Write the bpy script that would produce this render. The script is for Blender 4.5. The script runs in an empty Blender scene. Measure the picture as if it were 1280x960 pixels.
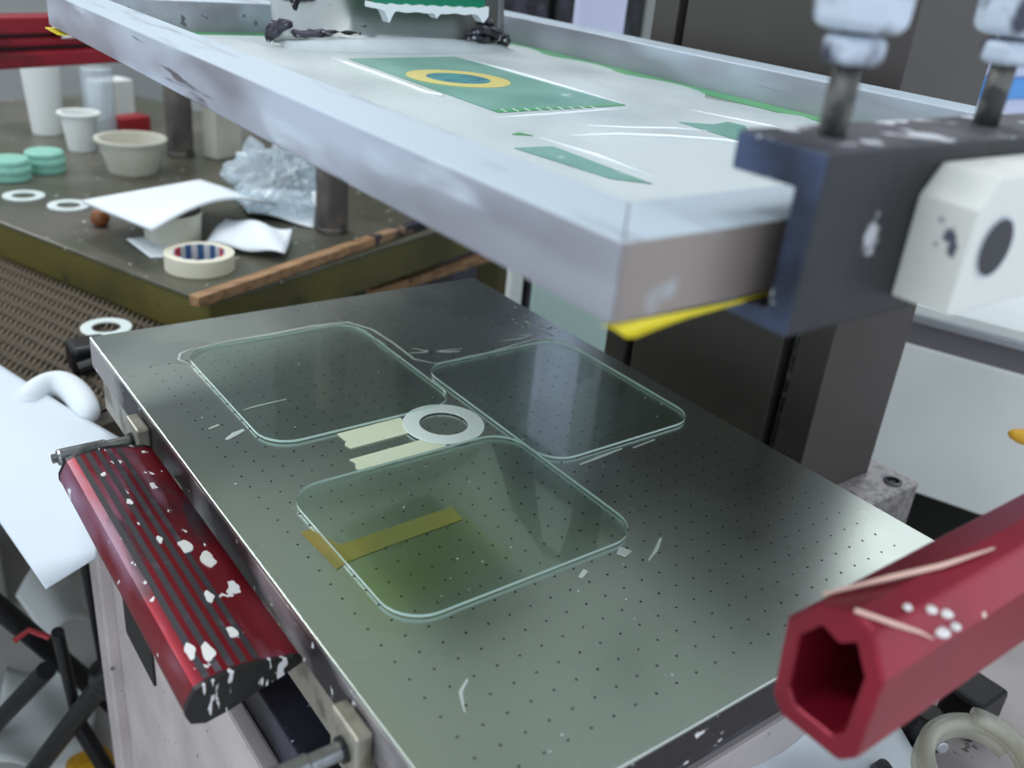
import bpy, bmesh, math, random
from mathutils import Matrix, Vector
random.seed(7)
sc = bpy.context.scene
col = sc.collection
ZP = 0.85          # the print table's top stands 0.85 m above the floor; coordinates below are relative to it

# ---------------------------------------------------------------- camera
cam_d = bpy.data.cameras.new('camera'); cam = bpy.data.objects.new('camera', cam_d); col.objects.link(cam)
cam_d.sensor_fit = 'HORIZONTAL'; cam_d.sensor_width = 36; cam_d.lens = 36 * 1171 / 1280
cam_d.clip_start = 0.02; cam_d.clip_end = 60
CX, CY, CZ = (.80224, -.59005, .09077), (.19211, .39912, .89655), (-.56524, -.70181, .43355)
cam.matrix_world = Matrix(((CX[0], CY[0], CZ[0], 0), (CX[1], CY[1], CZ[1], 0), (CX[2], CY[2], CZ[2], 0.42 + ZP), (0, 0, 0, 1)))
cam_d.dof.use_dof = True; cam_d.dof.focus_distance = 0.80; cam_d.dof.aperture_fstop = 5.2
sc.camera = cam

# ---------------------------------------------------------------- world, lights, exposure
w = bpy.data.worlds.new('workshop_air'); sc.world = w; w.use_nodes = True
w.node_tree.nodes['Background'].inputs[0].default_value = (0.80, 0.90, 1.0, 1)
w.node_tree.nodes['Background'].inputs[1].default_value = 1.15
vs = sc.view_settings
vs.view_transform = 'Standard'; vs.look = 'None'; vs.exposure = 0.35; vs.gamma = 1.0; vs.use_curve_mapping = False

RA = math.radians(20.6)
def room(u, v): return (u * math.cos(RA) - v * math.sin(RA), u * math.sin(RA) + v * math.cos(RA))
def area(name, loc, target, sx, sy, power, colr=(1, 1, 1)):
    d = bpy.data.lights.new(name, 'AREA'); d.shape = 'RECTANGLE'; d.size = sx; d.size_y = sy; d.energy = power; d.color = colr
    o = bpy.data.objects.new(name, d); col.objects.link(o)
    o.location = (loc[0], loc[1], loc[2] + ZP)
    dv = Vector(target) - Vector(loc)
    o.rotation_euler = dv.to_track_quat('-Z', 'Y').to_euler()
    return o
LAMPS = [(-0.75, 0.9, 1.75), (0.9, 0.3, 1.75), (0.9, 2.3, 1.75), (-0.75, 2.7, 1.75), (-0.4, 4.2, 1.75), (3.3, 1.4, 1.75)]  # the lamp nearest the far wall is added to brighten the back
LPOW = [13.5, 9, 16, 14, 22, 6]
for (lx, ly, lz), pw in zip(LAMPS, LPOW):
    o = area('ceiling_lamp_light', (lx, ly, lz - 0.035), (lx, ly, 0), 0.24, 1.2, pw, (0.95, 0.98, 1.0))
    o.rotation_euler = (0, 0, RA)

# ---------------------------------------------------------------- mesh helpers
ORG = {}
class MB:
    def __init__(s, T=None): s.v = []; s.f = []; s.T = T
    def add(s, vs, fs):
        n = len(s.v)
        s.v += [s.T(*p) if s.T else tuple(p) for p in vs]; s.f += [tuple(i + n for i in f) for f in fs]; return s
    def box(s, x0, x1, y0, y1, z0, z1):
        return s.add([(x0,y0,z0),(x1,y0,z0),(x1,y1,z0),(x0,y1,z0),(x0,y0,z1),(x1,y0,z1),(x1,y1,z1),(x0,y1,z1)],
                     [(0,3,2,1),(4,5,6,7),(0,1,5,4),(1,2,6,5),(2,3,7,6),(3,0,4,7)])
    def prism(s, poly, axis, a0, a1):
        n = len(poly)
        def q(p, a): return {'x': (a, p[0], p[1]), 'y': (p[0], a, p[1]), 'z': (p[0], p[1], a)}[axis]
        return s.add([q(p, a0) for p in poly] + [q(p, a1) for p in poly],
                     [tuple(range(n)), tuple(range(2*n-1, n-1, -1))] + [(i, n+i, n+(i+1) % n, (i+1) % n) for i in range(n)])
    def ringprism(s, outer, inner, axis, a0, a1):
        n = len(outer)
        def q(p, a): return {'x': (a, p[0], p[1]), 'y': (p[0], a, p[1]), 'z': (p[0], p[1], a)}[axis]
        vs = [q(p, a) for a in (a0, a1) for p in outer] + [q(p, a) for a in (a0, a1) for p in inner]
        fs = []
        for i in range(n):
            j = (i+1) % n
            fs += [(i, j, n+j, n+i), (2*n+i, 3*n+i, 3*n+j, 2*n+j), (i, 2*n+i, 2*n+j, j), (n+i, n+j, 3*n+j, 3*n+i)]
        return s.add(vs, fs)
    def tube(s, pts, r, n=10, caps=True):
        pts = [Vector(p) for p in pts]; vs = []; fs = []; m = len(pts)
        rr = r if isinstance(r, (list, tuple)) else [r] * m
        ref = None
        for i, p in enumerate(pts):
            t = (pts[min(i+1, m-1)] - pts[max(i-1, 0)]).normalized()
            if ref is None: ref = Vector((0,0,1)) if abs(t.z) < .9 else Vector((1,0,0))
            a = (ref - t * ref.dot(t)).normalized(); b = t.cross(a); ref = a
            for k in range(n):
                an = 2*math.pi*k/n; vs.append(tuple(p + (a*math.cos(an) + b*math.sin(an)) * rr[i]))
        for i in range(m-1):
            for k in range(n):
                fs.append((i*n+k, i*n+(k+1) % n, (i+1)*n+(k+1) % n, (i+1)*n+k))
        if caps: fs += [tuple(range(n-1, -1, -1)), tuple((m-1)*n+k for k in range(n))]
        return s.add(vs, fs)
    def lathe(s, prof, c, n=24):
        vs = []; fs = []; m = len(prof)
        for r, z in prof:
            for k in range(n):
                an = 2*math.pi*k/n; vs.append((c[0]+r*math.cos(an), c[1]+r*math.sin(an), c[2]+z))
        for i in range(m-1):
            for k in range(n): fs.append((i*n+k, i*n+(k+1) % n, (i+1)*n+(k+1) % n, (i+1)*n+k))
        if prof[0][0] > 1e-5 and prof[0] != prof[-1]: fs.append(tuple(range(n-1, -1, -1)))
        if prof[-1][0] > 1e-5 and prof[0] != prof[-1]: fs.append(tuple((m-1)*n+k for k in range(n)))
        return s.add(vs, fs)
    def grid(s, fn, nu, nv):
        vs = [fn(i/nu, j/nv) for j in range(nv+1) for i in range(nu+1)]
        fs = [(j*(nu+1)+i, j*(nu+1)+i+1, (j+1)*(nu+1)+i+1, (j+1)*(nu+1)+i) for j in range(nv) for i in range(nu)]
        return s.add(vs, fs)
    def build(s, name, m, parent=None, smooth=False, bevel=0, solid=0, sub=0, loc=None, seg=2, split=False):
        o0 = Vector(ORG[parent.name]) if parent else Vector(loc or (0, 0, 0))
        me = bpy.data.meshes.new(name); me.from_pydata([tuple(Vector(p) - o0) for p in s.v], [], s.f)
        bm = bmesh.new(); bm.from_mesh(me); bmesh.ops.remove_doubles(bm, verts=bm.verts, dist=1e-6)
        bmesh.ops.recalc_face_normals(bm, faces=bm.faces); bm.to_mesh(me); bm.free()
        ms = m if isinstance(m, (list, tuple)) else [m]
        for x in ms: me.materials.append(x)
        o = bpy.data.objects.new(name, me); col.objects.link(o)
        if parent: o.parent = parent
        else: o.location = o0
        ORG[o.name] = tuple(o0)
        if smooth: me.polygons.foreach_set('use_smooth', [True]*len(me.polygons))
        if solid: k = o.modifiers.new('solid', 'SOLIDIFY'); k.thickness = solid; k.offset = 0
        if sub: k = o.modifiers.new('sub', 'SUBSURF'); k.levels = sub; k.render_levels = sub
        if split: k = o.modifiers.new('split', 'EDGE_SPLIT'); k.split_angle = math.radians(38)
        if bevel: k = o.modifiers.new('bevel', 'BEVEL'); k.width = bevel; k.segments = seg; k.limit_method = 'ANGLE'; k.angle_limit = math.radians(40)
        return o
def tag(o, label, cat, group=None, kind=None):
    if label: o['label'] = label
    if cat: o['category'] = cat
    if group: o['group'] = group
    if kind: o['kind'] = kind
    return o
def thing(name, label, cat, loc, group=None):
    o = bpy.data.objects.new(name, None); col.objects.link(o); o.location = loc; o.empty_display_size = .05
    ORG[o.name] = tuple(loc); return tag(o, label, cat, group)
def struct(o): o['kind'] = 'structure'; return o
def rrect(x0, x1, y0, y1, r, n=7):
    pts = []
    for cx, cy, a0 in ((x1-r, y1-r, 0), (x0+r, y1-r, 90), (x0+r, y0+r, 180), (x1-r, y0+r, 270)):
        for k in range(n+1):
            a = math.radians(a0 + 90*k/n); pts.append((cx + r*math.cos(a), cy + r*math.sin(a)))
    return pts
def circ(cx, cy, r, n=40): return [(cx + r*math.cos(2*math.pi*k/n), cy + r*math.sin(2*math.pi*k/n)) for k in range(n)]

# ---------------------------------------------------------------- materials
def lin(c): return tuple(((x/255)/12.92 if x/255 <= .04045 else ((x/255+.055)/1.055)**2.4) for x in c) + (1,)
def mat(name, c, rough=.5, metal=0, var=None, spots=(), bump=None, spec=.5, trans=0, alpha=1, roughvar=None, coat=0, subs=0):
    """c sRGB; var=(colour, scale, lo, hi[, stretch]) noise-mixed; spots=[(colour, scale, lo, hi, stretch)] noise-thresholded on top"""
    m = bpy.data.materials.new(name); m.use_nodes = True; nt = m.node_tree; b = nt.nodes['Principled BSDF']
    L = nt.links.new
    tc = nt.nodes.new('ShaderNodeTexCoord')
    def noise(scale, stretch=(1,1,1), detail=4):
        mp = nt.nodes.new('ShaderNodeMapping'); mp.inputs['Scale'].default_value = stretch
        L(tc.outputs['Object'], mp.inputs['Vector'])
        n = nt.nodes.new('ShaderNodeTexNoise'); n.inputs['Scale'].default_value = scale; n.inputs['Detail'].default_value = detail
        L(mp.outputs[0], n.inputs['Vector']); return n.outputs['Fac']
    def ramp(sock, lo, hi):
        r = nt.nodes.new('ShaderNodeMapRange'); r.inputs['From Min'].default_value = lo; r.inputs['From Max'].default_value = hi
        L(sock, r.inputs['Value']); return r.outputs['Result']
    def mix(fac, a, bcol):
        x = nt.nodes.new('ShaderNodeMix'); x.data_type = 'RGBA'
        L(fac, x.inputs['Factor'])
        if isinstance(a, tuple): x.inputs['A'].default_value = a
        else: L(a, x.inputs['A'])
        x.inputs['B'].default_value = bcol; return x.outputs['Result']
    cur = lin(c); mets = None
    if var:
        st = var[4] if len(var) > 4 else (1,1,1)
        cur = mix(ramp(noise(var[1], st), var[2], var[3]), cur, lin(var[0]))
    for sp in spots:
        st = sp[4] if len(sp) > 4 else (1,1,1)
        fac = ramp(noise(sp[1], st, 3), sp[2], sp[3])
        cur = mix(fac, cur, lin(sp[0]))
        if metal: 
            inv = nt.nodes.new('ShaderNodeMath'); inv.operation = 'SUBTRACT'; inv.inputs[0].default_value = 1; L(fac, inv.inputs[1]); inv.use_clamp = True
            if mets is None: mets = inv.outputs[0]
            else:
                mu = nt.nodes.new('ShaderNodeMath'); mu.operation = 'MULTIPLY'; L(mets, mu.inputs[0]); L(inv.outputs[0], mu.inputs[1]); mets = mu.outputs[0]
    if isinstance(cur, tuple): b.inputs['Base Color'].default_value = cur
    else: L(cur, b.inputs['Base Color'])
    b.inputs['Roughness'].default_value = rough; b.inputs['Metallic'].default_value = metal
    if mets is not None and metal:
        mu = nt.nodes.new('ShaderNodeMath'); mu.operation = 'MULTIPLY'; L(mets, mu.inputs[0]); mu.inputs[1].default_value = metal; L(mu.outputs[0], b.inputs['Metallic'])
    b.inputs['Specular IOR Level'].default_value = spec
    b.inputs['Transmission Weight'].default_value = trans; b.inputs['Alpha'].default_value = alpha
    b.inputs['Coat Weight'].default_value = coat; b.inputs['Coat Roughness'].default_value = .15
    if roughvar:
        r = nt.nodes.new('ShaderNodeMapRange'); r.inputs['To Min'].default_value = roughvar[1]; r.inputs['To Max'].default_value = roughvar[2]
        r.inputs['From Min'].default_value = .3; r.inputs['From Max'].default_value = .7
        L(noise(roughvar[0], roughvar[3] if len(roughvar) > 3 else (1,1,1)), r.inputs['Value']); L(r.outputs['Result'], b.inputs['Roughness'])
    if bump:
        bp = nt.nodes.new('ShaderNodeBump'); bp.inputs['Strength'].default_value = bump[1]; bp.inputs['Distance'].default_value = bump[2] if len(bump) > 2 else .002
        L(noise(bump[0], bump[3] if len(bump) > 3 else (1,1,1)), bp.inputs['Height']); L(bp.outputs['Normal'], b.inputs['Normal'])
    return m
def clear_mat(name, tint, f0=1.45, rough=0.0, dens=0.0, dcol=(255,255,255)):
    """thin clear sheet: light passes straight through with a tint, Fresnel gloss on top, a share of milky diffuse"""
    m = bpy.data.materials.new(name); m.use_nodes = True; nt = m.node_tree; nt.nodes.clear(); L = nt.links.new
    out = nt.nodes.new('ShaderNodeOutputMaterial'); tr = nt.nodes.new('ShaderNodeBsdfTransparent'); gl = nt.nodes.new('ShaderNodeBsdfGlossy')
    lw = nt.nodes.new('ShaderNodeLayerWeight'); lw.inputs['Blend'].default_value = .5; pw_ = nt.nodes.new('ShaderNodeMath'); pw_.operation = 'POWER'; pw_.inputs[1].default_value = 5; fr = nt.nodes.new('ShaderNodeMapRange'); mx = nt.nodes.new('ShaderNodeMixShader'); df = nt.nodes.new('ShaderNodeBsdfDiffuse'); m2 = nt.nodes.new('ShaderNodeMixShader')
    fr.inputs['To Min'].default_value = ((f0-1)/(f0+1))**2; fr.inputs['To Max'].default_value = .9; L(lw.outputs['Facing'], pw_.inputs[0]); L(pw_.outputs[0], fr.inputs['Value']); tr.inputs['Color'].default_value = lin(tint); gl.inputs['Roughness'].default_value = rough; df.inputs['Color'].default_value = lin(dcol)
    m2.inputs[0].default_value = dens
    L(tr.outputs[0], m2.inputs[1]); L(df.outputs[0], m2.inputs[2])
    L(fr.outputs['Result'], mx.inputs[0]); L(m2.outputs[0], mx.inputs[1]); L(gl.outputs[0], mx.inputs[2]); L(mx.outputs[0], out.inputs[0])
    return m
def film_mat(name, c, share, tcol, var=None, rough=.4):
    """thin inked film: matte on the lit side, passes part of the light through to the other side"""
    m = mat(name, c, rough, 0, var=var); nt = m.node_tree; b = nt.nodes['Principled BSDF']; out = nt.nodes['Material Output']
    tl = nt.nodes.new('ShaderNodeBsdfTranslucent'); tl.inputs['Color'].default_value = lin(tcol)
    mx = nt.nodes.new('ShaderNodeMixShader'); mx.inputs[0].default_value = share
    nt.links.new(b.outputs[0], mx.inputs[1]); nt.links.new(tl.outputs[0], mx.inputs[2]); nt.links.new(mx.outputs[0], out.inputs[0])
    return m
M = {}
M['plate'] = mat('ground_steel', (192, 200, 193), .26, 1, roughvar=(6, .22, .32), bump=(300, .02, .0005))
M['plate_side'] = mat('inky_steel_edge', (48, 45, 48), .45, .5, var=((165, 161, 163), 6, .50, .62, (1, 1, 2)), spots=[((225, 225, 228), 70, .66, .70)], bump=(60, .4))
M['hole'] = mat('hole_black', (12, 14, 13), .9)
M['dark'] = mat('dark_machine', (38, 38, 42), .5, .3, var=((70, 70, 84), 14, .45, .65), spots=[((215, 215, 220), 120, .70, .73)])
M['base'] = mat('pinkish_white_paint', (196, 186, 184), .55, 0, var=((168, 160, 160), 8, .4, .7), spots=[((110, 100, 98), 60, .68, .72)])
M['alu'] = mat('aluminium_ink_smeared', (170, 172, 182), .4, .35, var=((150, 150, 160), 10, .35, .65, (3, .5, 3)), spots=[((184, 195, 210), 5, .50, .62, (1.5, .6, 2)), ((196, 208, 220), 16, .62, .70, (1, .35, 2)), ((96, 94, 102), 26, .66, .71, (3, .25, 3))], bump=(40, .15, .001, (3, .3, 3)))
M['alu_warm'] = mat('pinkish_aluminium', (146, 134, 128), .42, .3, var=((128, 122, 122), 8, .4, .65), spots=[((176, 186, 196), 14, .62, .70)])  # near rail only, a warmer pinkish base than the other rails
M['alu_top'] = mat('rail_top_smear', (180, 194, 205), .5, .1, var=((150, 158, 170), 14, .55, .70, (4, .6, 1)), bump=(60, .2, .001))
M['ink'] = film_mat('white_ink', (230, 240, 244), .38, (246, 250, 246), ((200, 210, 217), 6, .42, .66))
M['ink_thick'] = mat('white_ink_ridge', (236, 243, 247), .3)
M['stencil'] = mat('green_stencil', (122, 166, 154), .35, 0, var=((100, 148, 136), 12, .4, .65), spots=[((212, 230, 228), 30, .66, .8)])
M['stencil_deep'] = mat('green_emulsion', (70, 148, 96), .35, 0, var=((100, 168, 110), 10, .4, .7))
M['under'] = film_mat('emulsion_underside', (186, 195, 188), .62, (246, 249, 244), ((166, 178, 168), 3, .4, .65))
M['stencil_yellow'] = mat('yellow_stencil', (206, 192, 116), .4)
M['stencil_blue'] = mat('teal_print', (66, 138, 138), .4, 0, var=((38, 92, 124), 60, .5, .58, (1, 3, 1)))
M['yellow_tape'] = mat('yellow_tape', (236, 216, 40), .4)
M['ytape2'] = mat('dull_yellow_tape', (124, 122, 70), .4, 0, var=((146, 132, 66), 14, .45, .6))
M['cream_tape'] = mat('masking_tape', (214, 222, 196), .6, 0, bump=(180, .2, .0006))
M['ring'] = mat('white_plastic_ring', (226, 238, 236), .35)
M['glass'] = clear_mat('clear_glass', (251, 254, 252), 1.5)
M['glass_edge'] = mat('glass_cut_edge', (190, 214, 206), .2, 0)
M['red'] = mat('red_anodised', (132, 18, 36), .32, .6, var=((84, 14, 32), 7, .45, .62, (2, 1, 1)), spots=[((150, 122, 146), 9, .55, .70, (3, .5, 1)), ((40, 20, 30), 14, .60, .68, (2, .6, 1)), ((232, 232, 234), 75, .655, .67, (1, .6, 1))])
M['red_tube'] = mat('red_anodised_tube', (152, 26, 50), .36, .45, var=((112, 24, 42), 6, .45, .65), spots=[((240, 214, 206), 38, .72, .735)])
M['red_dull'] = mat('red_bar_paint', (138, 18, 34), .4, .2, var=((80, 14, 24), 7, .5, .65, (.6, 1, 1)))
M['scratch'] = mat('pale_scrape', (236, 196, 180), .6)
M['paint_white'] = mat('white_paint_blob', (238, 236, 234), .4)
M['groove'] = mat('groove_black', (56, 54, 60), .5, .2, var=((96, 86, 96), 40, .55, .7))
M['cap'] = mat('black_end_cap', (14, 14, 16), .4, 0, spots=[((222, 220, 222), 46, .60, .62, (3.2, 1, .8))], bump=(50, .4))
M['micro'] = mat('micrometer_steel', (150, 152, 156), .32, .9, var=((104, 104, 108), 40, .5, .65), spots=[((225, 228, 232), 60, .68, .70)])
M['bracket'] = mat('nickel_bracket', (168, 164, 152), .4, .6, var=((112, 106, 92), 30, .5, .65))
M['housing'] = mat('taupe_machine_paint', (74, 68, 66), .5, .1, var=((67, 61, 59), 5, .35, .65), spots=[((26, 26, 28), 45, .73, .75)])
M['housing_dark'] = mat('housing_side_paint', (78, 75, 69), .5, .1, var=((70, 67, 62), 5, .35, .65))
M['black'] = mat('black_plastic', (16, 16, 18), .45)
M['cast'] = mat('ground_block', (176, 170, 168), .45, .5, var=((140, 136, 138), 120, .45, .6))
M['clampm'] = mat('black_clamp', (30, 31, 35), .5, .2, var=((40, 41, 47), 12, .45, .65), spots=[((178, 178, 184), 40, .69, .72)], bump=(60, .3))
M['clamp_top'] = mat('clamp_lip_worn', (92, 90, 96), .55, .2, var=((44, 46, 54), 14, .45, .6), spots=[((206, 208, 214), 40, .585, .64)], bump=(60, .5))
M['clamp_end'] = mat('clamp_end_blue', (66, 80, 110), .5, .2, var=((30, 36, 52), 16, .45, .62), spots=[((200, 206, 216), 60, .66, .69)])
M['nut'] = mat('inked_nut', (196, 206, 220), .45, .2, var=((66, 66, 84), 34, .46, .58), spots=[((228, 230, 234), 40, .62, .66)], bump=(70, .8))
M['bolt'] = mat('bolt_steel', (62, 62, 62), .45, .7, var=((120, 118, 112), 60, .5, .65))
M['cream_block'] = mat('cream_block', (220, 220, 214), .5, .1, var=((176, 174, 166), 14, .5, .7), spots=[((80, 80, 96), 50, .70, .74), ((150, 122, 94), 9, .62, .75)])
M['steel_shine'] = mat('stainless_sheet', (172, 176, 174), .34, 1, spots=[((24, 24, 28), 26, .66, .67, (.6, 1, 3))])
M['inkclot'] = mat('dried_black_ink', (20, 19, 23), .28, .2, var=((74, 72, 84), 40, .5, .6), spots=[((206, 206, 212), 70, .62, .66)], bump=(60, 1, .004))
M['green_rubber'] = mat('green_squeegee', (0, 124, 92), .4)
M['olive'] = mat('olive_bench_side', (100, 94, 44), .5, .1, var=((78, 74, 40), 6, .4, .65), spots=[((44, 42, 30), 22, .64, .72)])
M['bench_top'] = mat('worn_bench_top', (88, 88, 74), .35, .2, var=((112, 108, 100), 4, .45, .62), spots=[((226, 226, 222), 60, .70, .72)])
M['mat'] = mat('ribbed_mat', (84, 76, 66), .7, 0, var=((52, 48, 44), 20, .45, .6))
M['rib'] = mat('rib_cord', (112, 102, 88), .6, 0, var=((110, 100, 86), 60, .45, .6))
M['wood'] = mat('raw_wood', (164, 128, 92), .7, 0, var=((128, 94, 64), 20, .45, .62, (1, 5, 5)), spots=[((30, 26, 26), 16, .66, .69)])
M['wood_end'] = mat('inky_wood_end', (40, 38, 50), .6, 0, var=((150, 120, 90), 20, .55, .62))
M['paper'] = mat('white_paper', (232, 240, 246), .7, 0, bump=(14, .3, .004))
M['plastic_w'] = mat('white_plastic', (228, 232, 230), .4, 0, subs=.1)
M['plastic_c'] = mat('cream_plastic', (206, 204, 192), .4, 0, var=((190, 188, 172), 10, .4, .65))
M['mint'] = mat('mint_plastic', (140, 200, 182), .4)
M['bag'] = clear_mat('clear_bag', (244, 248, 250), 1.5, .12, .34, (226, 238, 246))
M['post'] = mat('dark_post', (84, 79, 77), .45, .3, var=((118, 110, 104), 14, .4, .65), spots=[((24, 22, 22), 18, .58, .68)])
M['brown'] = mat('brown_wood_knob', (128, 76, 40), .4)
M['tape_side'] = mat('tape_roll_cream', (224, 220, 200), .6, 0, bump=(200, .2, .0005))
M['core_r'] = mat('core_red', (196, 70, 84), .6); M['core_b'] = mat('core_blue', (60, 100, 150), .6); M['core_w'] = mat('core_grey', (206, 210, 216), .6)
M['sheet'] = mat('white_sheet', (216, 226, 236), .6, 0, bump=(6, .2, .01))
M['floor'] = mat('grey_floor', (206, 203, 199), .6, 0, var=((178, 175, 172), 3, .4, .65), spots=[((92, 90, 88), 9, .62, .75)])
M['wall'] = mat('workshop_wall', (186, 190, 190), .8, 0, var=((172, 176, 178), 1.5, .4, .65))
M['ceiling'] = mat('ceiling_white', (200, 206, 210), .9)
M['stand'] = mat('black_stand_tube', (26, 26, 27), .4, .2)
M['cab_white'] = mat('white_cabinet', (246, 250, 248), .4, 0, var=((228, 235, 233), 2, .4, .65), spots=[((40, 40, 40), 30, .735, .75, (1, 1, .4))])
M['trim_alu'] = mat('trim_aluminium', (196, 200, 208), .3, .7)
M['grey_panel'] = mat('grey_panel', (120, 118, 122), .5)
M['hose'] = clear_mat('clear_hose', (240, 238, 228), 1.5, .06, .30, (236, 234, 224))
M['lamp_white'] = mat('lamp_housing', (225, 228, 230), .5)
M['lav'] = mat('lavender_board', (196, 200, 226), .6)
M['blue'] = mat('blue_plastic', (84, 150, 220), .5)
M['mint_pale'] = mat('pale_mint_sheet', (186, 212, 206), .4)
M['under_green'] = film_mat('green_film', (190, 215, 110), .92, (236, 250, 150))
M['residue'] = mat('dried_residue', (196, 206, 202), .5)
M['yellow_tool'] = mat('yellow_plastic', (222, 168, 40), .4)
M['box_grey'] = mat('grey_carton', (150, 150, 146), .7)
M['tool_red'] = mat('red_plastic', (150, 30, 40), .4)
M['film_dark'] = mat('dark_film', (24, 28, 26), .35)
M['film_pale'] = mat('pale_film', (206, 210, 226), .5)

# ================================================================ SETTING
def Tr(u, v, z): x, y = room(u, v); return (x, y, z)
struct(MB(Tr).box(-3.2, 4.2, -2.2, 5.2, -.95, -.85).build('floor', M['floor']))
struct(MB(Tr).box(-3.2, 4.2, 5.0, 5.1, -.85, 1.9).build('wall_back', M['wall']))
struct(MB(Tr).box(3.9, 4.0, -2.2, 5.0, -.85, 1.9).build('wall_right', M['wall']))
struct(MB(Tr).box(-3.2, 4.2, -2.2, 5.2, 1.9, 2.0).build('ceiling', M['ceiling']))
for i, (lx, ly, lz) in enumerate(LAMPS):
    def TL(u, v, z, lx=lx, ly=ly): x, y = room(u, v); return (lx + x, ly + y, z)
    t = thing('ceiling_lamp', ['slim white ceiling lamp over the print table, left of it', 'slim white ceiling lamp over the machine column', 'slim white ceiling lamp over the back of the workshop, right', 'slim white ceiling lamp over the back of the workshop, left', 'added slim ceiling lamp brightening the far wall, left', 'slim white ceiling lamp near the right wall'][i], 'lamp', (lx, ly, lz), 'ceiling lamps')
    MB(TL).box(-.14, .14, -.62, .62, lz, 1.9).build('lamp_housing', M['lamp_white'], t, bevel=.01)

# ================================================================ PRINT TABLE
X0, X1, Y0, Y1 = .208, .694, .25, .967
tb = thing('vacuum_table', 'grey steel vacuum printing table with rows of tiny holes and red pull handle', 'table', (.45, .6, -.2))
pl = MB().box(X0, X1, Y0, Y1, -.004, 0).build('plate_top', M['plate'], tb, bevel=.0012)
MB().box(X0, X1, Y0, Y1, -.034, -.004).build('plate_side', M['plate_side'], tb, bevel=.0008)
hb = MB()
for i in range(24):
    for j in range(34):
        x, y = .241 + .018*i, .281 + .01785*j
        r = .00095; n = 8
        hb.add([(x + r*math.cos(2*math.pi*k/n), y + r*math.sin(2*math.pi*k/n), .00012) for k in range(n)], [tuple(range(n))])
tag(hb.build('vacuum_holes', M['hole'], tb), None, None, kind='stuff')
# worn-on streaks of dried residue beside the glass
rb = MB()
def streak(pts, wd):
    pts = [Vector((p[0], p[1], 0)) for p in pts]; vs = []; n = len(pts)
    for i, p in enumerate(pts):
        t = (pts[min(i+1, n-1)] - pts[max(i-1, 0)]).normalized(); q = Vector((-t.y, t.x, 0)); ww = wd * (.25 + .75*math.sin(math.pi*(i+.4)/(n-.2))) * random.uniform(.7, 1.2)
        vs += [(p.x + q.x*ww, p.y + q.y*ww, .0004), (p.x - q.x*ww, p.y - q.y*ww, .0004)]
    rb.add(vs, [(2*i, 2*i+1, 2*i+3, 2*i+2) for i in range(n-1)])
STREAKS = [
 ([(.29,.893),(.33,.898),(.38,.897),(.43,.900),(.47,.894),(.485,.865),(.488,.82),(.487,.775),(.50,.757),(.53,.752)], .0016),
 ([(.40,.893),(.44,.896),(.468,.885),(.474,.85),(.479,.82)], .0012),
 ([(.50,.80),(.512,.785),(.53,.775),(.545,.772)], .0012), ([(.49,.79),(.52,.782),(.55,.777)], .001),
 ([(.54,.757),(.57,.755),(.61,.76),(.64,.762),(.66,.755),(.672,.738)], .0014), ([(.60,.775),(.625,.772),(.645,.774)], .0012), ([(.62,.785),(.64,.778),(.655,.772)], .001),
 ([(.66,.79),(.668,.775),(.668,.762)], .0012), ([(.276,.86),(.270,.875),(.276,.888),(.29,.895)], .001),
 ([(.252,.70),(.262,.706),(.272,.71)], .002), ([(.246,.725),(.256,.728)], .0012), ([(.285,.745),(.30,.747),(.33,.748)], .0008),
 ([(.445,.40),(.455,.405)], .004), ([(.46,.385),(.475,.392),(.49,.402)], .0012), ([(.40,.395),(.41,.40)], .002), ([(.255,.33),(.262,.345),(.272,.352)], .0008),
 ([(.505,.520),(.53,.522),(.56,.524)], .0012), ([(.57,.52),(.60,.522)], .0008)]
for p, wd in STREAKS: streak(p, wd*1.5)
for k in range(70):
    x, y = random.uniform(.22, .68), random.uniform(.27, .95)
    r = random.uniform(.0004, .0010)
    rb.add([(x-r, y-r, .0005), (x+r, y-r*.6, .0005), (x+r*.8, y+r, .0005), (x-r*.7, y+r*.8, .0005)], [(0,1,2,3)])
for k in range(40):
    x, y = random.gauss(.665, .012), random.gauss(.80, .03)
    r = random.uniform(.0006, .0022)
    if x < .69: rb.add([(x-r, y-r, .0005), (x+r, y-r*.6, .0005), (x+r*.8, y+r, .0005), (x-r*.7, y+r*.8, .0005)], [(0,1,2,3)])
tag(rb.build('residue_marks', M['residue'], tb), None, None, kind='stuff')
# carriage under the plate
MB().box(.232, .67, .275, .945, -.085, -.034).build('carriage', M['dark'], tb, bevel=.002)
MB().box(.212, .232, .275, .945, -.075, -.036).build('side_strip', M['bracket'], tb, bevel=.001)
# red pull handle: aerofoil section extruded along Y
prof = []
def hz(s):  # s 0..1 across X
    return -.016 + .004*math.sin(math.pi*min(1, s*1.2)) - .010*max(0, s-.55)**1.3
for k in range(13):
    s = k/12; x = .1265 + .077*s
    edge = .012*(1 - math.sqrt(max(0, 1 - (1 - min(1, s/.14))**2)))
    prof.append((x, hz(s) - edge - (.003 if k == 12 else 0)))
bot = [(.203, -.026), (.190, -.031), (.172, -.036), (.155, -.042), (.138, -.045), (.129, -.041), (.1262, -.034)]
poly = prof + bot
hd = MB().prism(poly, 'y', .447, .752).build('handle', M['red'], tb, smooth=True, split=True)
for k in range(5):
    x = .1395 + .0082*k
    s0 = (x - .1265)/.077; s1 = (x + .0042 - .1265)/.077
    MB().prism([(x, hz(s0)+.0004), (x+.0042, hz(s1)+.0004), (x+.0042, hz(s1)-.004), (x, hz(s0)-.004)], 'y', .448, .751).build('groove', M['groove'], hd)
cx_, cz_ = .165, -.030
MB().prism([(cx_+(p[0]-cx_)*1.01, cz_+(p[1]-cz_)*1.01) for p in poly], 'y', .443, .447).build('end_cap', M['cap'], hd)
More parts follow.
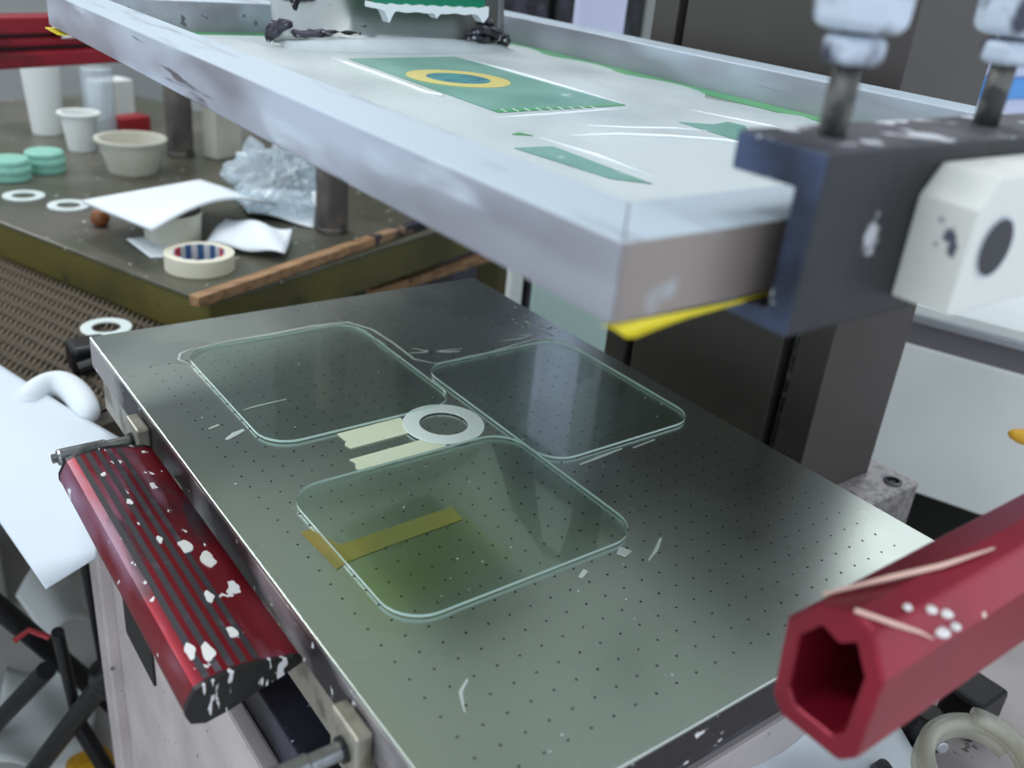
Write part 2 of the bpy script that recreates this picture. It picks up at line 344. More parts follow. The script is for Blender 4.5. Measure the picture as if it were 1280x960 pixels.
MB().prism([(cx_+(p[0]-cx_)*1.01, cz_+(p[1]-cz_)*1.01) for p in poly], 'y', .752, .756).build('end_cap', M['cap'], hd)
for yy in (.50, .70): MB().box(.196, .216, yy-.012, yy+.012, -.050, -.030).build('handle_bracket', M['bracket'], tb, bevel=.001)
# paint blobs spilt on the handle
for (bx, by, bl, bw) in ((.176,.585,.010,.0045), (.186,.566,.011,.005), (.150,.468,.010,.0035), (.170,.52,.006,.003), (.162,.600,.004,.002), (.158,.66,.004,.002), (.141,.475,.007,.003), (.17,.478,.007,.003), (.152,.71,.003,.002)):
    pts = [(bx + bw*math.cos(a)*(1+.22*math.sin(3*a+bx*900)), by + bl*math.sin(a)*(1+.25*math.sin(2*a+by*700))) for a in [2*math.pi*k/24 for k in range(24)]]
    MB().add([(p[0], p[1], hz((p[0]-.1265)/.077)+.0011) for p in pts] + [(p[0], p[1], hz((p[0]-.1265)/.077)-.001) for p in pts], [tuple(range(24))] + [(k, (k+1) % 24, 24+(k+1) % 24, 24+k) for k in range(24)]).build('paint_blob', M['paint_white'], hd)
# micrometer screws in their brackets
for (yy, zz, lab) in ((.785, -.030, 0), (.369, -.032, 1)):
    br = MB().box(.196, .208, yy-.015, yy+.019, -.052, -.012).build('screw_bracket', M['bracket'], tb, bevel=.002)
    MB().tube([(.193, yy, zz), (.197, yy, zz)], .0085, 18).build('lock_nut', M['black'], br)
    sp = MB().tube([(.165, yy, zz), (.196, yy, zz)], .0062, 18).build('micrometer', M['micro'], tb, smooth=False)
    MB().tube([(.132, yy, zz), (.134, yy, zz), (.172, yy, zz), (.173, yy, zz)], [.0068, .0076, .0076, .0068], 20).build('thimble', M['micro'], sp)
    MB().tube([(.1275, yy, zz), (.133, yy, zz)], .0042, 12).build('ratchet', M['micro'], sp)

# machine base below the table
bs = thing('machine_base', 'pinkish white painted machine base below the steel table', 'machine base', (.5, .5, -.85))
MB().box(.20, .79, .33, 1.00, -.85, -.20).build('base_body', M['base'], bs, bevel=.004)
MB().box(.186, .202, .955, 1.00, -.85, -.245).build('corner_post', M['base'], bs, bevel=.003)
MB().box(.186, .202, .33, .955, -.20, -.15).build('top_rail', M['base'], bs, bevel=.003)
MB().box(.197, .2005, .80, .90, -.34, -.27).build('slot_opening', M['black'], bs, bevel=.001)
MB().prism([(.94, -.85), (.90, -.85), (.62, -.40), (.62, -.36)], 'x', .190, .200).build('diagonal_brace', M['base'], bs)
MB().prism([(.86, -.85), (.62, -.45), (.62, -.85)], 'x', .1985, .2002).build('open_panel', M['dark'], bs)
MB().box(.24, .78, .345, .98, -.20, -.13).build('upper_rail', M['dark'], bs, bevel=.002)
MB().box(.202, .236, .345, .75, -.20, -.115).build('slide_cover', M['dark'], bs, bevel=.002)

# ================================================================ MACHINE COLUMN
HX, HY = .866, .528
hc = thing('machine_column', 'tall taupe machine column behind the right rail of the screen', 'machine', (1.0, .7, -.85))
MB().box(HX, 1.022, HY, .570, -.16, 1.5).build('front_panel', M['housing'], hc, bevel=.002)
MB().box(HX+.02, 1.022, .570, .59, -.16, 1.5).build('slot', M['black'], hc)
MB().tube([(HX+.006, .5745, -.16), (HX+.006, .5745, 1.5)], .004, 8).build('guide_rod', M['bolt'], hc)
MB().box(HX, 1.022, .59, .822, -.16, 1.5).build('side_panel', M['housing_dark'], hc, bevel=.002)
MB().box(HX+.02, 1.022, .822, .836, -.16, 1.5).build('slot', M['black'], hc)
MB().box(HX, 1.022, .836, .876, -.16, 1.5).build('rear_panel', M['housing_dark'], hc, bevel=.002)
bb = MB().box(.862, 1.06, .478, .90, -.26, -.16).build('base_block', M['cast'], hc, bevel=.002)
MB().lathe([(.0, 0), (.0085, 0), (.0115, .0002), (.0115, .0022), (.0075, .0026), (.0075, -.0004), (0, -.0004)], (1.030, .497, -.16), 24).build('socket_bolt', M['bolt'], bb)
MB().lathe([(0, .0), (.0045, 0), (.0045, .0005), (0, .0005)], (1.030, .497, -.1598), 6).build('bolt_socket', M['black'], bb)
MB().box(.80, 1.085, .30, .95, -.85, -.26).build('base_ledge', M['base'], hc, bevel=.003)

# ================================================================ PRINTING SCREEN (frame, mesh, ink)
FX0, FX1, FY0, FY1, FB, FT, RW = .240, .832, .2405, 1.135, .2866, .320, .045
sf = thing('printing_screen', 'aluminium framed printing screen covered in white ink with green stencil', 'printing screen', (.53, .69, FB))
def rail(poly, side='alu'):
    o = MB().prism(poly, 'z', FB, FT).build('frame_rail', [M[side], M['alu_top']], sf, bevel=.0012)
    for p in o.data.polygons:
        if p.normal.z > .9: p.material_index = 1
    return o
rail([(FX0, FY0), (FX0+RW, FY0+RW), (FX0+RW, FY1-RW), (FX0, FY1)]); rail([(FX1, FY0), (FX1-RW, FY0+RW), (FX1-RW, FY1-RW), (FX1, FY1)])
rail([(FX0, FY0), (FX1, FY0), (FX1-RW, FY0+RW), (FX0+RW, FY0+RW)], 'alu_warm'); rail([(FX0, FY1), (FX1, FY1), (FX1-RW, FY1-RW), (FX0+RW, FY1-RW)])
IX0, IX1, IY0, IY1 = FX0+RW, FX1-RW, FY0+RW, FY1-RW
MZ = FB + .0012
MB().add([(IX0,IY0,MZ),(IX1,IY0,MZ),(IX1,IY1,MZ),(IX0,IY1,MZ)], [(0,1,2,3)]).build('mesh', M['under'], sf)
# ink film with a wavy right-hand border
nn = 40
inkp = [(IX0+.0005, IY0+.0005)] + [(IX1-.022+.012*math.sin(k*.9)*(.4+.6*(k % 7)/6) - (.02 if 14 < k < 20 else 0), IY0+.0005 + (IY1-IY0-.03)*k/nn) for k in range(nn+1)] + [(IX0+.0005, IY1-.03)]
MB().add([(p[0], p[1], MZ+.0010) for p in inkp], [tuple(range(len(inkp)))]).build('ink_film', M['ink'], sf)
MB().prism([(IX1-.03, IY0+.001), (IX1-.0005, IY0+.001), (IX1-.0005, IY1-.001), (IX1-.03, IY1-.001)], 'z', MZ, MZ+.0006).build('emulsion_border', M['stencil_deep'], sf)
MB().prism([(IX0+.001, IY1-.028), (IX1-.03, IY1-.028), (IX1-.03, IY1-.001), (IX0+.001, IY1-.001)], 'z', MZ, MZ+.0006).build('emulsion_border', M['stencil_deep'], sf)
def patch(name, pts, m, z0=.0012, z1=.0016, par=None): return MB().prism(pts, 'z', MZ+z0, MZ+z1).build(name, m, par or sf)
patch('stencil_window', [(.455,.617),(.604,.629),(.607,.912),(.466,.893)], M['stencil'])
patch('stencil_window', [(.388,.505),(.420,.503),(.416,.400),(.398,.418)], M['stencil'])
patch('stencil_window', [(.593,.487),(.612,.487),(.652,.530),(.650,.548),(.625,.541),(.598,.556)], M['stencil'])
patch('stencil_window', [(.414,.543),(.424,.548),(.428,.536)], M['stencil_deep'])
patch('stencil_streak', [(.455,.617),(.604,.629),(.604,.636),(.52,.628),(.456,.627)], M['stencil_deep'], .0016, .0018)
for k in range(9):
    x = .462 + .012*k
    patch('scrape', [(x,.616),(x+.001,.616),(x+.004,.628),(x+.003,.628)], M['ink_thick'], .0018, .0021)
RC = (.519, .772)
MB().ringprism(circ(*RC, .050, 48), circ(*RC, .031, 48), 'z', MZ+.0016, MZ+.002).build('ring_print', M['stencil_yellow'], sf)
MB().prism(circ(*RC, .031, 48), 'z', MZ+.0016, MZ+.0018).build('ring_center', M['stencil_blue'], sf)
# thick ridges of ink
def ridge(pts, r):
    vs = []
    return MB().tube([(p[0], p[1], MZ+.0012) for p in pts], [r*.3] + [r]*(len(pts)-2) + [r*.3], 8).build('ink_ridge', M['ink_thick'], sf, smooth=True)
ridge([(.450,.905),(.448,.86),(.447,.80),(.444,.74),(.442,.705),(.448,.69),(.455,.70)], .0022)
ridge([(.612,.91),(.612,.82),(.610,.74),(.609,.64)], .0018)
ridge([(.44,.60),(.50,.604),(.56,.612),(.60,.615)], .0014)
ridge([(.46,.53),(.50,.525),(.54,.51),(.575,.49),(.60,.46),(.62,.43)], .002)
ridge([(.50,.56),(.53,.545),(.57,.535),(.60,.52)], .0014)
ridge([(.43,.53),(.433,.47),(.43,.41)], .0018)
ridge([(.66,.60),(.68,.52),(.69,.44)], .0016)
# loose yellow tape under the near rail
yt = MB(); vs = []; n = 24
for k in range(n+1):
    s = k/n; x = FX0 - .004 + .125*s
    d = (.0005 + .0080*s/.10) if s < .10 else .0085 - .0045*min(1, (s-.10)/.27)**.8 - .0030*max(0, min(1, (s-.37)/.5))
    vs += [(x, FY0+.002 - .003*math.sin(s*3), FB-.0002), (x + .004*(1-s), FY0+.001, FB-.0002-d)]
yt.add(vs, [(2*k, 2*k+2, 2*k+3, 2*k+1) for k in range(n)])
yt.build('yellow_tape', M['yellow_tape'], sf, solid=.0006, smooth=True)
MB().box(FX0+.004, FX0+.06, FY0+.004, FY1-.06, FB-.0008, FB-.0001).build('under_tape', M['yellow_tape'], sf)
MB().prism([(FX0-.003, FY1-.05), (FX0+.01, FY1-.05), (FX0+.01, FY1+.004), (FX0-.003, FY1+.006)], 'z', FB-.004, FB-.003).build('loose_tape_end', M['yellow_tape'], sf)
MB().add([(.42,.70,FB-.0003),(.62,.735,FB-.0003),(.622,.867,FB-.0003),(.42,.86,FB-.0003)], [(0,1,2,3)]).build('under_patch', M['under_green'], sf)
MB().prism([(.657,.716),(.685,.823),(.731,.915),(.777,1.011),(.80,1.05),(.829,1.06),(.829,.965),(.80,.93),(.716,.806),(.676,.744),(.675,.709),(.669,.699)], 'z', FB-.0008, FB-.0004).build('added_arch_film', M['film_dark'], sf)  # added unseen film, shaped so the glass mirrors a dark arch
MB().prism([(.675,.709),(.731,.755),(.817,.845),(.829,.858),(.829,.79),(.80,.768),(.722,.690),(.669,.695)], 'z', FB-.0008, FB-.0004).build('added_arch_film', M['film_dark'], sf)  # other leg of the added arch, there only for its reflection

# ================================================================ SQUEEGEE HEAD
sq = thing('flood_bar', 'shiny stainless flood bar with clotted black ink at both ends', 'flood bar', (.57, .99, MZ))
def bladefn(u, v):
    x = .425 + .30*u
    # lower lip bulges towards the viewer in the middle and sits on the ink
    bow = .028*math.sin(math.pi*u)**.7
    y = .985 - bow*(1-v)**2 + .012*v
    z = MZ + .0022 + .10*v + .002*(1-math.sin(math.pi*u))
    return (x, y, z)
MB().grid(bladefn, 24, 10).build('blade', M['steel_shine'], sq, smooth=True, solid=.002)
MB().box(.44, .70, 1.00, 1.03, MZ+.085, MZ+.12).build('holder', M['steel_shine'], sq, bevel=.003)
def clot(pts, rs):
    mb = MB(); mb.tube(pts, rs, 12); o = mb.build('ink_clot', M['inkclot'], sq, smooth=True, sub=2)
    tx = bpy.data.textures.new('clot', 'CLOUDS'); tx.noise_scale = .008
    d = o.modifiers.new('lump', 'DISPLACE'); d.texture = tx; d.strength = .009; d.mid_level = .5
    return o
clot([(.418,.985,MZ+.006),(.420,.980,MZ+.014),(.428,.98,MZ+.022),(.445,.98,MZ+.026)], [.004,.008,.008,.004])
clot([(.44,.975,MZ+.014),(.46,.972,MZ+.016),(.49,.967,MZ+.016)], [.005,.004,.0015])
clot([(.452,.985,MZ+.03),(.451,.985,MZ+.045),(.449,.985,MZ+.06)], [.003,.004,.005])
clot([(.435,.982,MZ+.052),(.458,.98,MZ+.055),(.478,.98,MZ+.053)], [.006,.008,.005])
clot([(.728,.982,MZ+.005),(.722,.978,MZ+.012),(.708,.972,MZ+.018),(.69,.968,MZ+.022)], [.003,.007,.008,.004])
clot([(.70,.972,MZ+.022),(.69,.975,MZ+.032),(.684,.975,MZ+.038)], [.006,.007,.004])
clot([(.648,.957,MZ+.020),(.672,.964,MZ+.024),(.70,.970,MZ+.022),(.718,.975,MZ+.014)], [.0015,.006,.008,.004])
clot([(.47,.965,MZ+.019),(.49,.962,MZ+.0185),(.515,.957,MZ+.018)], [.0015,.0016,.0008])
clot([(.65,.955,MZ+.016),(.672,.962,MZ+.015),(.695,.967,MZ+.012)], [.0012,.004,.005])
MB().grid(lambda u, v: (.43+.295*u, .983 - .031*math.sin(math.pi*u)**.7 - .022*v, MZ+.0015+.014*(1-v)**2.2*(.35+.65*math.sin(math.pi*u))), 24, 8).build('ink_bead', M['ink'], sq, smooth=True, solid=.001)
sg = thing('squeegee', 'bright green squeegee blade with white ink dripping from its lip', 'squeegee', (.6, .95, MZ+.05))
MB().box(.523, .668, .948, .956, MZ+.0485, MZ+.14).build('rubber', M['green_rubber'], sg, bevel=.001)
lip = [(.519, MZ+.0515), (.5185, MZ+.047)]
for k in range(49):
    t_ = k/48; x = .519 + .152*t_
    drip = .011*math.exp(-((k-7)/1.1)**2) + .006*math.exp(-((k-26)/.9)**2) + .008*math.exp(-((k-46)/1.6)**2)
    lip.append((x, MZ + .0425 - .004*t_*0 + (.003*(1-k/7) if k < 7 else 0) + .0006*math.sin(k*.8) - drip))
lip += [(.671, MZ+.0515)] + [(.671-.152*k/24, MZ+.0500+.0009*math.sin(k*2.3)) for k in range(1, 24)]
MB().prism(lip, 'y', .9445, .9595).build('ink_lip', M['ink_thick'], sg)

# ================================================================ FRAME CLAMP
fc = thing('frame_clamp', 'black steel channel clamp gripping the near rail of the screen', 'clamp', (.5, .22, .28))
CXE, CXF = .318, .95
cpoly = [(.2155, .277), (.262, .277), (.262, .2855), (.2285, .2855), (.2285, .338), (.262, .338), (.262, .3545), (.2155, .3545)]
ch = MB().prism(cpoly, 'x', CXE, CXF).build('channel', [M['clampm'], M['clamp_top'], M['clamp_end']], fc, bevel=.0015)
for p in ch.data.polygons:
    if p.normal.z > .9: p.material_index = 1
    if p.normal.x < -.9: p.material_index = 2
for k, (bx, by) in enumerate(((.352, .241), (.4785, .241))):
    b = MB().tube([(bx, by, .322), (bx+.003, by, .41)], .0062, 14).build('clamp_bolt', M['bolt'], fc, smooth=True)
    nb = MB().lathe([(0,0),(.010,0),(.0132,.002),(.0136,.009),(.0115,.0115),(0,.0115)], (bx+.002, by, .3835), 7).build('lock_nut', M['nut'], b, bevel=.0015)
    MB().lathe([(0,0),(.016,0),(.0195,.003),(.020,.020),(.017,.026),(0,.026)], (bx+.003, by, .3965), 9).build('knob', M['nut'], b, bevel=.002)
blk = [(.390, .286), (.390, .333), (.402, .3465), (.62, .3465), (.62, .286)]
cb = thing('support_block', 'cream aluminium block with a round hole bolted to the black clamp', 'block', (.5, .2, .29))
blo = MB().prism(blk, 'y', .187, .2155).build('block_body', M['cream_block'], cb, bevel=.001)
MB().add(*(lambda o, i: ([(p[0], .1866, p[1]) for p in o] + [(p[0], .1866, p[1]) for p in i], [(k, (k+1) % 32, 32+(k+1) % 32, 32+k) for k in range(32)]))(circ(.413, .315, .0145, 32), circ(.413, .315, .0130, 32))).build('hole_rim', M['trim_alu'], cb)
MB().prism(circ(.413, .315, .013, 32), 'y', .1864, .1869).build('hole', M['dark'], cb)
# ================================================================ GLASS, RING, TAPES ON THE TABLE
def glass(name, x0, x1, y0, y1, r, label, z0=.0010, th=.0024):
    t = thing(name, label, 'glass sheet', ((x0+x1)/2, (y0+y1)/2, z0), 'cut glass sheets on the table')
    pts = rrect(x0, x1, y0, y1, r); n = len(pts)
    MB().add([(p[0], p[1], z) for z in (z0, z0+th) for p in pts], [tuple(range(n-1, -1, -1)), tuple(range(n, 2*n))]).build('pane', M['glass'], t)
    MB().add([(p[0], p[1], z) for z in (z0, z0+th) for p in pts], [(k, (k+1) % n, n+(k+1) % n, n+k) for k in range(n)]).build('cut_edge', M['glass_edge'], t, smooth=True)
    return t
glass('glass_sheet', .278, .4735, .668, .888, .030, 'clear rounded glass sheet at the far left corner of the table')
glass('glass_sheet', .481, .667, .531, .751, .028, 'clear rounded glass sheet nearest the machine column')
glass('glass_sheet', .260, .4803, .412, .598, .030, 'clear rounded glass sheet lying over the yellow tape')
rg = MB().ringprism(circ(.436, .6365, .038, 56), circ(.436, .6365, .0228, 56), 'z', .0011, .0026).build('plastic_ring', M['ring'], smooth=False, bevel=.0003)
tag(rg, 'flat white ring lying on two tape strips between the glass sheets', 'ring')
tag(MB().prism([(.340,.637),(.338,.645),(.342,.650),(.341,.6655),(.407,.667),(.405,.638)], 'z', .0002, .0009).build('tape_strip', M['cream_tape']), 'cream tape strip running beside the far left glass sheet', 'tape', 'tape strips under the ring')
tag(MB().prism([(.330,.6205),(.332,.613),(.328,.606),(.330,.5995),(.335,.5985),(.418,.6005),(.412,.622)], 'z', .0002, .0009).build('tape_strip', M['cream_tape']), 'cream tape strip running along the near glass sheet edge', 'tape', 'tape strips under the ring')
tag(MB().prism([(.249,.543),(.257,.543),(.268,.515),(.368,.518),(.366,.499),(.30,.4965),(.263,.494),(.252,.490)], 'z', .0002, .0007).build('yellow_tape_piece', M['ytape2']), 'dull yellow tape piece half under the near glass sheet', 'tape')

# ================================================================ RED TUBE IN FRONT
outer = [(.190,.141),(.187,.096),(.180,.088),(.146,.088),(.139,.096),(.138,.143),(.148,.162),(.160,.1655),(.178,.158)]
inner = [(.181,.136),(.179,.106),(.174,.099),(.152,.099),(.148,.106),(.147,.138),(.155,.152),(.162,.146),(.172,.149)]
rt = thing('red_bar', 'blurred red hollow bar in front of the table, open end towards the left', 'bar', (.7, .16, .09))
MB().ringprism(outer, inner, 'x', .333, 1.30).build('tube', M['red_tube'], rt, bevel=.0045, seg=4)
MB().tube([(.341,.180,.1585),(.37,.166,.1665),(.40,.158,.1675),(.44,.153,.1665)], [.0008,.0014,.0014,.0006], 6).build('scrape', M['scratch'], rt, smooth=True)
MB().tube([(.334,.160,.1665),(.345,.148,.1635),(.362,.143,.155),(.372,.1395,.149)], [.0012,.0013,.001,.0004], 6).build('scrape', M['scratch'], rt, smooth=True)
for (x, y, z, r) in ((.375,.146,.1600,.0028),(.386,.1435,.1550,.0032),(.380,.1405,.1490,.0040),(.391,.1400,.148,.003),(.360,.150,.1645,.002)):
    MB().lathe([(0,-.001),(r,-.0006),(r*1.05,.0003),(r*.6,.0012),(0,.0014)], (x, y, z), 10).build('paint_blob', M['paint_white'], rt, smooth=True)
MB().box(1.20, 1.30, .10, .225, -.26, .0880).build('mount', M['dark'], rt, bevel=.003)

# ================================================================ THINGS BELOW THE TABLE, FRONT RIGHT
tag(MB().box(.40, 1.36, .00, .298, -.30, -.262).build('base_shelf', M['base'], bevel=.003), 'pale grey painted ledge under the red bar', 'shelf')
def loop(c, r, zz, n=40, turns=2.15, ecc=.75):
    return [(c[0] + r*math.cos(2*math.pi*k/n)*(1+.05*math.sin(k*.2)), c[1] + ecc*r*math.sin(2*math.pi*k/n), zz + .010*k/n + .012*math.sin(2*math.pi*k/n)) for k in range(int(n*turns))]
ho = tag(MB().tube(loop((.742, .205), .058, -.228), .0085, 12).build('hose', M['hose'], smooth=True), 'coiled clear plastic hose below the red bar', 'hose')
tag(MB().tube([(.665,.16,-.25),(.66,.20,-.235),(.668,.235,-.225),(.69,.262,-.235),(.70,.27,-.255)], .007, 10).build('cable', M['black'], smooth=True), 'short black cable beside the coiled clear hose', 'cable')
for k, (fx, fy, lab) in enumerate(((.775, .272, 'round black fitting with chrome screw between hose and red bar'), (.845, .262, 'square black fitting with chrome screw at the right of the hose'))):
    t = thing('hose_fitting', lab, 'fitting', (fx, fy, -.262))
    if k == 0: MB().lathe([(0,0),(.02,0),(.021,.03),(.014,.042),(0,.042)], (fx, fy, -.262), 20).build('body', M['black'], t, smooth=False, bevel=.002)
    else: MB().box(fx-.025, fx+.025, fy-.022, fy+.022, -.262, -.215).build('body', M['black'], t, bevel=.005)
    MB().tube([(fx-.012, fy-.02, -.235), (fx-.018, fy-.030, -.232)], .006, 12).build('screw', M['trim_alu'], t, bevel=.0015)
t = thing('paper_scrap', 'crumpled white scrap with black lettering strokes under the red bar end', 'paper', (0.6491, 0.328, -0.255))
def scrap(u, v):
    a = (0.5904, 0.3368, -0.255); 
    return (a[0] + .16*u, a[1] - .05 + .08*v - .05*u, -.255 + .01*math.sin(5*u)*math.cos(4*v) + .02*v)
MB().grid(scrap, 12, 10).build('sheet', M['paper'], t, smooth=True, solid=.001)

# ================================================================ BENCH WITH ITS CLUTTER
BZ = -.12
bc = (.452, 1.30)
def TB(u, v, z): x, y = room(u, v); return (bc[0]+x, bc[1]+y, z)
be = thing('steel_bench', 'olive steel workbench with worn top behind the print table', 'bench', (bc[0]+.2, bc[1]+.6, -.85))
MB(TB).box(0, .95, 0, 1.5, BZ-.006, BZ).build('bench_top', M['bench_top'], be, bevel=.002)
MB(TB).box(0.004, .946, .004, 1.49, BZ-.075, BZ-.006).build('bench_side', M['olive'], be, bevel=.004)
for (u, v) in ((.20,.06),(.88,.06),(.20,1.4),(.88,1.4)): MB(TB).box(u-.03, u+.03, v-.03, v+.03, -.85, BZ-.075).build('leg', M['olive'], be, bevel=.002)
# lift posts of the next machine
for (p, r, lab) in (((0.7862, 1.5643, -0.12), .030, 'dark round steel post standing beside the plastic bag'), ((0.7192, 2.2064, -0.12), .030, 'dark steel post standing behind the cream bowl')):
    t = thing('steel_post', lab, 'post', p, 'posts on the bench')
    MB().lathe([(0,0),(r+.002,0),(r+.002,.008),(r,.010),(r,.62),(0,.62)], p, 28).build('post_shaft', M['post'], t, smooth=False, bevel=.001)
# red bars of the next machine
a = (0.3202, 1.9, 0.1702)
rbz = thing('red_profile', 'dark red slotted bar of the neighbouring machine above the bench', 'bar', (a[0], a[1], a[2]))
def TRB(u, v, z): x, y = room(u, v); return (a[0]+x, a[1]+y-.02, a[2]+z)
for (z0, z1, y0) in ((.010, .040, 0), (-.012, .004, .006), (-.046, -.018, -.004)):
    MB(TRB).box(-.9, .9, y0, y0+.05, z0, z1).build('bar_rib', M['red_dull'], rbz, bevel=.005)
MB(TRB).box(-.9, .9, .02, .045, -.04, .035).build('bar_core', M['film_dark'], rbz)
for u in (-.85, .85): MB(TRB).box(u-.02, u+.02, .01, .05, BZ-a[2], -.046).build('bar_foot', M['film_dark'], rbz)
MB(TRB).tube([(.095,-.002,.022),(.115,-.003,.012),(.14,-.003,.016),(.165,-.003,.018)], [.002,.004,.005,.002], 8).build('paint_smear', M['paint_white'], rbz, smooth=True)
MB(TRB).tube([(.110,-.003,.004),(.128,-.003,.006),(.150,-.003,.005)], [.002,.004,.002], 8).build('paint_smear', M['paint_white'], rbz, smooth=True)
# cups, bowl, lids
def cup(name, p, rb, rt, h, m, label, cat, lip=.004):
    t = thing(name, label, cat, p)
    MB().lathe([(0,0),(rb,0),(rt-.001,h-.006),(rt+lip,h-.005),(rt+lip,h),(rt-.003,h),(rb-.003,.004),(0,.004)], p, 32).build('shell', m, t, smooth=False, bevel=.0008)
    return t
cup('plastic_bowl', (0.577, 2.0882, -0.12), .048, .068, .072, M['plastic_c'], 'round cream plastic bowl on the bench', 'bowl', .006)
cup('plastic_cup', (0.5283, 2.3082, -0.12), .029, .040, .085, M['plastic_w'], 'small white flared plastic cup beside the cream bowl', 'cup', .006)
cup('tall_cup', (0.4976, 2.4972, -0.12), .034, .046, .19, M['plastic_w'], 'tall white plastic cup under the red bar', 'cup', .002)
tj = (0.6027, 2.4217, -0.12)
t = thing('glass_jar', 'clear jar with a milky lid between the white cup and bowl', 'jar', tj)
MB().lathe([(.034,0),(.036,.004),(.036,.16),(.034,.164)], tj, 24).build('jar_wall', M['bag'], t, smooth=True)
for p, lab in (((0.3367, 2.0849, -0.12), 'mint green plastic disc at the left edge of the bench'), ((0.4127, 2.1319, -0.12), 'mint green plastic disc nearest the small white cup')):
    t = thing('mint_disc', lab, 'lid', p, 'mint discs on the bench')
    MB().lathe([(0,0),(.036,0),(.038,.004),(.038,.040),(.034,.044),(0,.044)], p, 32).build('disc_body', M['mint'], t, smooth=False, bevel=.001)
    MB().lathe([(.038,.015),(.040,.018),(.040,.026),(.038,.029)], p, 32).build('disc_rim', M['mint'], t, smooth=True)
def flatring(p, lab, ro=.037, ri=.021):
    return tag(MB().ringprism(circ(p[0], p[1], ro, 48), circ(p[0], p[1], ri, 48), 'z', p[2]+.0005, p[2]+.0035).build('plastic_ring', M['ring'], bevel=.0005), lab, 'ring', 'white rings off the table')
flatring((0.3324, 1.9492, -0.12), 'white ring on the bench, nearer the mint discs')
flatring((0.3913, 1.8614, -0.12), 'white ring on the bench, nearer the big folded paper')
flatring((0.3307, 1.4151, -0.186), 'white ring on the ribbed mat behind the table corner')
# papers
def sheet(name, corners, lab, fn, mat_=None, cat='paper', nu=16, nv=12, th=.002, rest=None):
    A, B, C, D = [Vector(c) for c in corners]
    def g(u, v):
        p = A*(1-u)*(1-v) + B*u*(1-v) + C*u*v + D*(1-u)*v
        return (p.x, p.y, p.z + fn(u, v))
    return tag(MB().grid(g, nu, nv).build(name, mat_ or M['paper'], smooth=True, solid=th), lab, cat)
sheet('folded_paper', ((0.4307, 1.4843, -0.06), (0.3764, 1.6837, -0.062), (0.6131, 1.7773, -0.066), (0.7105, 1.6465, -0.08)), 'large white folded paper resting on top of the white tub', lambda u, v: .030*math.sin(math.pi*v)*(1-u)**1.5 - .006*v*(1-u), th=.006)
cup('white_tub', (0.4984, 1.5962, -0.12), .046, .050, .056, M['plastic_c'], 'white plastic tub holding up the folded paper', 'tub', .001)
sheet('tissue', ((0.5364, 1.54, -0.11), (0.6291, 1.4254, -0.105), (0.6897, 1.53, -0.1), (0.6096, 1.6408, -0.1)), 'crumpled white tissue lying behind the tape roll', lambda u, v: .016*math.sin(math.pi*u)*math.sin(math.pi*v)+.004*math.sin(9*u+4*v), th=.003)
sheet('paper_scrap', ((0.4357, 1.522, -0.118), (0.5256, 1.4966, -0.118), (0.5146, 1.59, -0.117), (0.4238, 1.611, -0.112)), 'small white paper scrap under the white tub', lambda u, v: .004*math.sin(4*u)*v, th=.002)
sheet('paper_sheet', ((0.6756, 1.6986, -0.113), (0.7571, 1.5826, -0.113), (0.8774, 1.8182, -0.112), (0.7009, 1.8442, -0.112)), 'flat white paper under the crumpled plastic bag', lambda u, v: .004*math.sin(5*u), th=.002)
# clear bag
bgp = (0.7323, 1.6974, -0.105)
from mathutils import noise as mnoise
def bagf(u, v):
    a = 2*math.pi*(u % 1.0); e = math.pi*v
    dv = Vector((math.cos(a)*math.sin(e), math.sin(a)*math.sin(e), math.cos(e)))
    k = 1 + .55*mnoise.noise(dv*2.2 + Vector((3, 1, 7))) + .38*abs(mnoise.noise(dv*5.0)) + .2*mnoise.noise(dv*9.0)
    return (bgp[0] + .072*k*dv.x, bgp[1] + .066*k*dv.y, bgp[2] + .052 - .055*k*dv.z if dv.z < 0 else max(bgp[2] + .052 - .055*k*dv.z, bgp[2]))
tag(MB().grid(bagf, 44, 22).build('plastic_bag', M['bag'], smooth=False), 'crumpled clear plastic bag on the bench', 'plastic bag')
# brown knob under the paper
kp = (0.4119, 1.7246, -0.105)
tag(MB().lathe([(0,-.016),(.010,-.014),(.016,-.006),(.017,.002),(.013,.011),(.006,.015),(0,.016)], kp, 16).build('wooden_plug', M['brown'], smooth=True), 'round brown wooden plug peeking out from under the folded paper', 'plug')
# masking tape roll
rp = (0.494, 1.4544, -0.12)
t = thing('tape_roll', 'cream masking tape roll with red white and blue core on the bench', 'tape', rp)
MB().lathe([(.041,0),(.055,0),(.055,.026),(.041,.026),(.041,0)], rp, 48).build('tape_body', M['tape_side'], t, smooth=False)
core = []
cols = ['core_r','core_w','core_b','core_w','core_b','core_w','core_b','core_w','core_r','core_r','core_w','core_b']
for k in range(24):
    a0, a1 = 2*math.pi*k/24, 2*math.pi*(k+1)/24
    mb = MB(); pts = []
    for z in (.0005, .0262):
        for rr_ in (.0385, .0409):
            for aa in (a0, (a0+a1)/2, a1): pts.append((rp[0]+rr_*math.cos(aa), rp[1]+rr_*math.sin(aa), rp[2]+z))
    mb.add(pts, [(0,1,7,6),(1,2,8,7),(3,9,10,4),(4,10,11,5),(6,7,10,9),(7,8,11,10),(0,3,4,1),(1,4,5,2)])
    mb.build('core_stripe', M[cols[k % 12]], t)
MB().tube([(rp[0]+.052, rp[1]-.012, rp[2]+.013), (rp[0]+.060, rp[1]-.012, rp[2]+.012), (rp[0]+.064, rp[1]-.004, rp[2]+.010)], .001, 6).build('loose_end', M['tape_side'], t)
